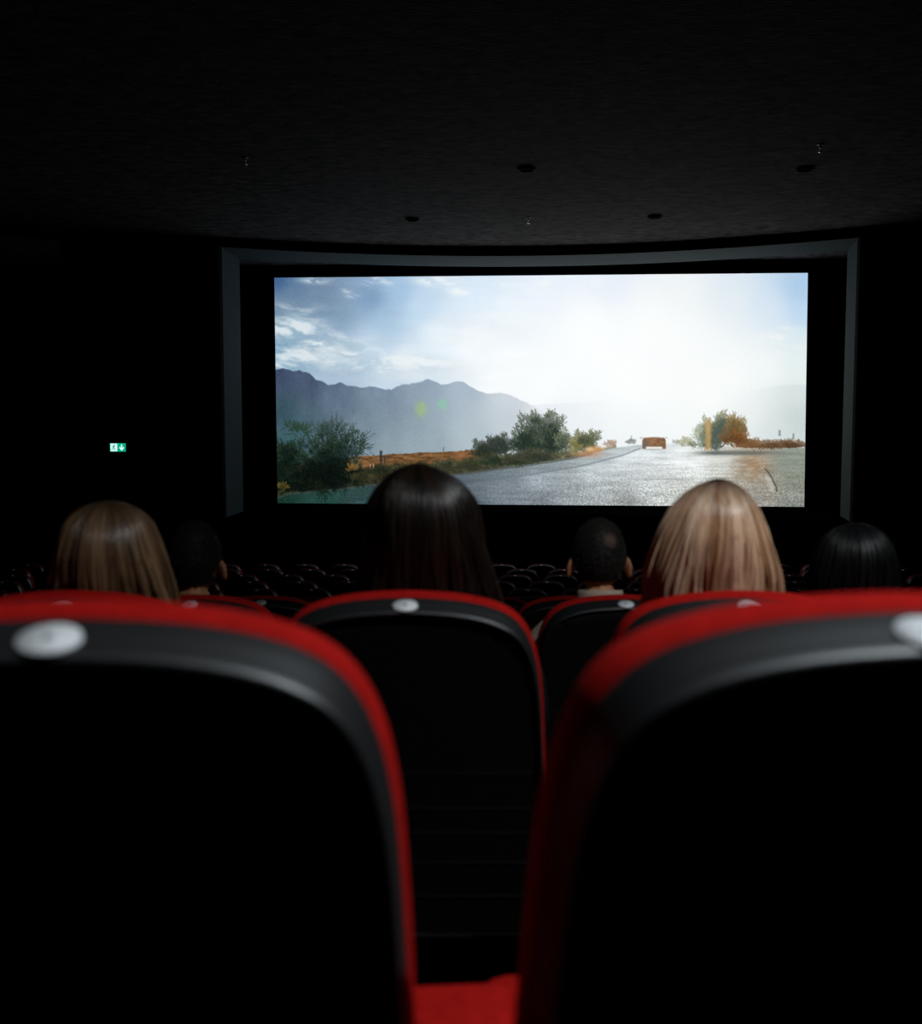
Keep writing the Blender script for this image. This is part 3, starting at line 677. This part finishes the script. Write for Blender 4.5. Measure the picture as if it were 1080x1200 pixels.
def long_hair(seed, width, depth, part=0.0, n_=1500, m_=22, length=.46, wave=.010, rootlen=.10, sway=0.0):
    """width: list of (drop below the crown, half width); depth the same for the back of the head"""
    r = np.random.RandomState(seed)
    zt = HC.z + .128
    wd, ww = np.array(width).T; dd, dw = np.array(depth).T
    def env(th, s, lay):
        # th = 0 at the back, +-pi towards the face; s = drop
        a_ = np.interp(s, wd, ww); b_ = np.interp(s, dd, dw)
        fx = np.sin(th); fy = -np.cos(th)
        x = HC.x + part * .028 * np.exp(-s / .05) + sway * np.clip(s - .1, 0, 1) + a_ * lay * fx
        y = HC.y - .006 + np.where(fy < 0, b_, np.minimum(b_, .088)) * lay * fy
        return x, y, zt - s
    th = r.uniform(-2.25, 2.25, n_)
    tw = th + .13 * np.sin(th * 4.3 + seed) + r.normal(0, .02, n_); clump = np.round(tw * 7) / 7
    th_end = th * .55 + clump * .45
    lay = r.uniform(.93, 1.02, n_) + .03 * np.sin(clump * 37 + seed)
    L = length * r.uniform(.88, 1.05, n_)
    s0 = r.uniform(0, .02, n_) ** 1.0
    ts = np.linspace(0, 1, m_) ** 1.25
    paths = np.zeros((n_, m_, 3)); ph = r.uniform(0, 6.28, n_) * .25 + clump * 23
    for j, t in enumerate(ts):
        s = s0 + (L - s0) * t
        k = np.clip(s / .25, 0, 1)
        thj = th * (1 - k) + th_end * k + wave * 4 * np.sin(ph + s * 16) * k
        x, y, z = env(thj, s, lay)
        x = x + wave * .6 * np.sin(ph * 1.7 + s * 22) * k
        paths[:, j] = np.stack([x, y, z], -1)
    red = np.clip(.5 + .26 * np.sin(clump * 29 + seed) + .30 * np.sin(th * 6.5 + seed * 1.3) + r.normal(0, .18, n_), 0, 1)
    drop = zt - paths[..., 2]
    rl = rootlen * (0.35 + 1.0 * r.rand(n_))[:, None]
    green = np.clip(1 - drop / rl, 0, 1) ** 1.0
    st_ = strands_mesh(paths, r.uniform(.0012, .0024, n_), red, green)
    # the mass of hair below the outer strands
    bm = bmesh.new(); rings = []; N = 48
    ss = np.concatenate([np.linspace(.004, .05, 6), np.linspace(.07, length * .96, 12)])
    for s in ss:
        ring_ = []
        for i in range(N + 1):
            a_ = -2.2 + 4.4 * i / N
            x, y, z = env(np.array(a_), np.array(s), np.array(.935)); ring_.append(bm.verts.new((float(x), float(y), float(z))))
        rings.append(ring_)
    for i in range(len(rings) - 1):
        for j in range(N): bm.faces.new((rings[i][j], rings[i][j + 1], rings[i + 1][j + 1], rings[i + 1][j]))
    bm.faces.new(rings[0])
    core = bm_mesh(bm)
    nb_ = len(core.vertices); zc = np.array([v_.co.z for v_ in core.vertices])
    c_ = np.zeros((nb_, 4), np.float32); c_[:, 0] = .15; c_[:, 1] = np.clip(1 - (zt - zc) / (rootlen * .8), 0, 1); c_[:, 3] = 1
    core.color_attributes.new('strand', 'FLOAT_COLOR', 'POINT').data.foreach_set('color', c_.reshape(-1)); core.shade_smooth()
    bm = bmesh.new(); bm.from_mesh(st_); bm.from_mesh(core)
    me_ = bpy.data.meshes.new('hair'); bm.to_mesh(me_); bm.free(); me_.shade_smooth()
    return me_
def crop_hair(seed, bald=None, n_=7000):
    """short cropped hair: fine stubble growing off the skull down to a nape line"""
    r = np.random.RandomState(seed)
    sel = []
    hz = bco[:, 2] - HC.z
    yy = bco[:, 1] - HC.y; xx = bco[:, 0]
    line = np.where(yy > .02, .045, np.where(np.abs(xx) > .06, np.interp(yy, [-.05, 0, .02], [-.05, .0, .045]), -.068))
    ok = np.where((hz > line) & (np.abs(xx) < .0815))[0]
    pick = r.choice(ok, n_)
    p = bco[pick] + r.normal(0, .0022, (n_, 3)); nn = bno[pick]
    d = nn * .55 + np.array((0, -.25, -.6)); d /= np.linalg.norm(d, axis=1)[:, None]
    flow = np.where((hz[pick] > .07)[:, None], nn * .8 + np.array((.1, .45, -.1)), d)
    ln = r.uniform(.004, .008, n_) * np.interp(hz[pick], [-.07, -.02, .04], [.45, .8, 1.0])
    g = np.zeros(n_)
    if bald is not None:
        q = np.linalg.norm(p - np.array(bald), axis=1)
        g = np.clip(1.15 - q / .026, 0, 1) * (.6 + .4 * r.rand(n_)); ln = ln * (1 - .6 * (g > .3))
    ts = np.linspace(0, 1, 4)
    paths = p[:, None] + (nn * .8 * (1 - ts[:, None, None]).transpose(1, 0, 2) * ts[None, :, None] + flow[:, None] * (ts ** 1.0)[None, :, None]) * ln[:, None, None] if False else \
        p[:, None] + (ts[None, :, None] * (1 - .5 * ts[None, :, None]) * nn[:, None] * .6 + ts[None, :, None] * flow[:, None]) * ln[:, None, None]
    st_ = strands_mesh(paths, r.uniform(.0008, .0013, n_), np.clip(r.normal(.45, .3, n_), 0, 1), np.repeat(g[:, None], 4, 1))
    # close skull cap under the stubble
    keep = np.zeros(nv, bool); keep[ok] = True
    v, f, mp, gr = [], [], {}, []
    for poly in BODY.polygons:
        ids = list(poly.vertices)
        if all(keep[i] for i in ids):
            for i in ids:
                if i not in mp:
                    mp[i] = len(v); v.append(bco[i] + bno[i] * .004)
                    gr.append(max(0, min(1, 1.15 - np.linalg.norm(bco[i] - np.array(bald)) / .026)) if bald is not None else 0)
            f.append([mp[i] for i in ids])
    core = mesh(v, f); c_ = np.zeros((len(v), 4), np.float32); c_[:, 0] = .2; c_[:, 1] = gr; c_[:, 3] = 1
    core.color_attributes.new('strand', 'FLOAT_COLOR', 'POINT').data.foreach_set('color', c_.reshape(-1)); core.shade_smooth()
    bm = bmesh.new(); bm.from_mesh(st_); bm.from_mesh(core)
    me_ = bpy.data.meshes.new('hair'); bm.to_mesh(me_); bm.free(); me_.shade_smooth(); return me_

def person(px, py_top, k, hair, hair_mat, label, shirt='darkcloth', skin='skin', lean=0.0, rz=0.0, ahead=.30, over=.128, collar=False):
    y = row_y(k) + ahead
    top = at(px, py_top, y + HC.y)
    sc = (top.z - row_floor(k)) / (HC.z + over)
    t = thing('person', label, 'person', (top.x, y, row_floor(k)), rz, None, sc)
    b_ = bpy.data.objects.new('body', BODY.copy()); COL.objects.link(b_); b_.parent = t; b_.data.materials.clear(); b_.data.materials.append(M[skin])
    h = obj('hair', hair, hair_mat, t)
    for nm, me_, mt in (('shirt', SHIRT, shirt), ('trousers', TROUS, 'navy'), ('shoes', SHOE, 'shoe')):
        c_ = bpy.data.objects.new(nm, me_.copy()); COL.objects.link(c_); c_.parent = t; c_.data.materials.append(M[mt])
        if nm == 'shirt' and collar:
            q = bpy.data.objects.new('collar', COLLAR.copy()); COL.objects.link(q); q.parent = c_; q.data.materials.append(M[shirt])
    return t
DEP = [(0, .008), (.008, .03), (.02, .058), (.04, .083), (.07, .104), (.11, .116), (.16, .116), (.22, .106), (.30, .102), (.5, .112)]
W_brun = [(0, .006), (.006, .027), (.015, .047), (.03, .068), (.05, .088), (.08, .106), (.12, .112), (.17, .120), (.22, .131), (.27, .144), (.5, .175)]
W_blon = [(0, .006), (.006, .025), (.015, .042), (.03, .061), (.06, .085), (.10, .104), (.14, .119), (.195, .136), (.26, .142), (.5, .155)]
W_lbro = [(0, .006), (.006, .030), (.015, .052), (.03, .073), (.05, .090), (.09, .106), (.15, .123), (.20, .134), (.25, .143), (.5, .16)]
W_blac = [(0, .008), (.006, .034), (.015, .058), (.03, .082), (.06, .105), (.10, .122), (.16, .133), (.30, .140), (.5, .15)]
person(497, 543, 1, long_hair(4, W_brun, DEP, -.5, 1700, wave=.012, sway=.02), 'h_brunette', 'viewer with long dark brown hair seated before the screen', ahead=.30)
person(836, 561, 1, long_hair(9, W_blon, DEP, .4, 1700, wave=.009, rootlen=.075), 'h_blonde', 'viewer with straight long blonde hair and dark roots', ahead=.30)
person(125, 586, 1, long_hair(15, W_lbro, DEP, .1, 1700, wave=.012, rootlen=.07, sway=.03), 'h_lightbrown', 'viewer with long light brown hair, seated below the exit sign', ahead=.30)
person(702, 607, 2, crop_hair(5, bald=(.028, HC.y - .080, HC.z + .062)), 'h_crop', 'viewer with cropped dark hair and cream collared shirt', 'cream', 'skin_tan', ahead=.30, over=.121, collar=True)
person(228, 611, 2, crop_hair(6), 'h_shortblack', 'dim viewer with short black hair beside the light-brown-haired viewer', 'darkcloth', 'skin_tan', ahead=.30, over=.121)
person(1002, 612, 2, long_hair(21, W_blac, DEP, 0.0, 1300, wave=.010), 'h_black', 'viewer with glossy black hair seated beyond the blonde viewer', ahead=.30)

# ------------------------------------------------------------------ ceiling fittings
def downlight(p, label, group=None, lit=False):
    t = thing('ceiling_downlight', label, 'downlight', p, 0, group)
    bm = bmesh.new(); N = 32; R = [(.086, -.004), (.088, -.030), (.106, -.033), (.110, -.028), (.110, 0.0)]
    rings = [[bm.verts.new((r * math.cos(2 * math.pi * i / N), r * math.sin(2 * math.pi * i / N), z)) for i in range(N)] for r, z in R]
    for a_, b_ in zip(rings, rings[1:]):
        for i in range(N): bm.faces.new((a_[i], a_[(i + 1) % N], b_[(i + 1) % N], b_[i]))
    obj('rim', bm_mesh(bm), 'dl', t)
    bm = bmesh.new(); cyl(bm, (0, 0, -.010), (0, 0, -.004), .087, .087, 32); obj('lens', bm_mesh(bm), 'lampglass' if lit else 'dl', t, smooth=False)
    return t
for (px, py) in ((617, 197), (943, 197), (767, 253), (483, 256)):
    p = at_z(px, py, CEIL); downlight(tuple(p), 'unlit round black downlight recessed in the dark ceiling', 'unlit ceiling downlights')
downlight(LAMP, 'dim lit downlight in the ceiling above the back rows', lit=True)
L = bpy.data.lights.new('house_light', 'SPOT'); L.shadow_soft_size = .085; L.energy = LAMP_W; L.color = (0.93, 0.97, 1.0)
L.spot_size = math.radians(114); L.spot_blend = 0.9
lo = bpy.data.objects.new('house_light', L); COL.objects.link(lo); lo.location = (LAMP[0], LAMP[1], CEIL - .012)
for (px, py) in ((287, 184), (961, 169), (619, 255), (199, 277)):
    p = at_z(px, py, CEIL)
    t = thing('ceiling_sprinkler', 'small chrome sprinkler head hanging from the ceiling', 'sprinkler', tuple(p), 0, 'ceiling sprinklers')
    bm = bmesh.new(); cyl(bm, (0, 0, -.008), (0, 0, 0), .038, .042, 20); obj('rosette', bm_mesh(bm), 'steel', t)
    bm = bmesh.new(); cyl(bm, (0, 0, -.05), (0, 0, -.006), .010, .012, 12); obj('stem', bm_mesh(bm), 'chrome', t)
    for s in (-1, 1):
        bm = bmesh.new(); cyl(bm, (s * .010, 0, -.045), (s * .018, 0, -.065), .003, n=8); cyl(bm, (s * .018, 0, -.065), (s * .004, 0, -.085), .003, n=8); obj('arm', bm_mesh(bm), 'chrome', t)
    bm = bmesh.new(); cyl(bm, (0, 0, -.090), (0, 0, -.086), .022, n=16); obj('deflector', bm_mesh(bm), 'chrome', t)

# ------------------------------------------------------------------ lit exit sign on the front wall
wn = TS.to_3x3() @ Vector((0, -1, 0))
pc = at_plane(138, 524.3, st(0, 0, 0) + wn * .06, wn)
sg = thing('exit_sign', 'small green lit exit sign with running figure and down arrow', 'sign', tuple(pc), YAW)
HW, HH = .142, .073
obj('housing', box_mesh(-HW - .012, HW + .012, .004, .062, -HH - .012, HH + .012, bevel=.006), 'housing', sg, smooth=False)
def flat(name, polys, y, mt):
    v, f = [], []
    for p in polys:
        b_ = len(v); v += [(x, y, z) for x, z in p]; n_ = len(p); v += [(x, y + .003, z) for x, z in p]
        f.append(tuple(range(b_, b_ + n_)))
        f.append(tuple(range(b_ + 2 * n_ - 1, b_ + n_ - 1, -1)))
        for i in range(n_): f.append((b_ + i, b_ + (i + 1) % n_, b_ + n_ + (i + 1) % n_, b_ + n_ + i))
    return obj(name, mesh(v, f), mt, sg, smooth=False)
def rect(x0, x1, z0, z1): return [(x0, z0), (x1, z0), (x1, z1), (x0, z1)]
flat('green_face', [rect(-HW, HW, -HH, HH)], 0.0, 'green')
flat('doorway_panel', [rect(-HW + .012, -.012, -HH + .006, HH - .006)], -.003, 'white')
def limb(x0, z0, x1, z1, w_):
    d = Vector((x1 - x0, z1 - z0)); n_ = Vector((-d.y, d.x)).normalized() * w_
    return [(x0 - n_.x, z0 - n_.y), (x1 - n_.x, z1 - n_.y), (x1 + n_.x, z1 + n_.y), (x0 + n_.x, z0 + n_.y)]
cx = -.072
hd = [(cx + .012 + .011 * math.cos(i * math.pi / 6), .047 + .011 * math.sin(i * math.pi / 6)) for i in range(12)]
flat('running_figure', [hd, limb(cx + .004, .034, cx - .008, -.006, .011), limb(cx - .006, -.004, cx + .022, -.022, .007), limb(cx + .022, -.022, cx + .012, -.052, .006),
                        limb(cx - .010, -.006, cx - .020, -.032, .007), limb(cx - .020, -.032, cx - .044, -.040, .006), limb(cx + .006, .028, cx + .032, .012, .005), limb(cx, .028, cx - .026, .012, .005)], -.006, 'dgreen')
ax = .070
flat('down_arrow', [rect(ax - .010, ax + .010, -.018, .052), [(ax, -.058), (ax + .046, -.008), (ax + .030, .008), (ax, -.022), (ax - .030, .008), (ax - .046, -.008)]], -.003, 'white')
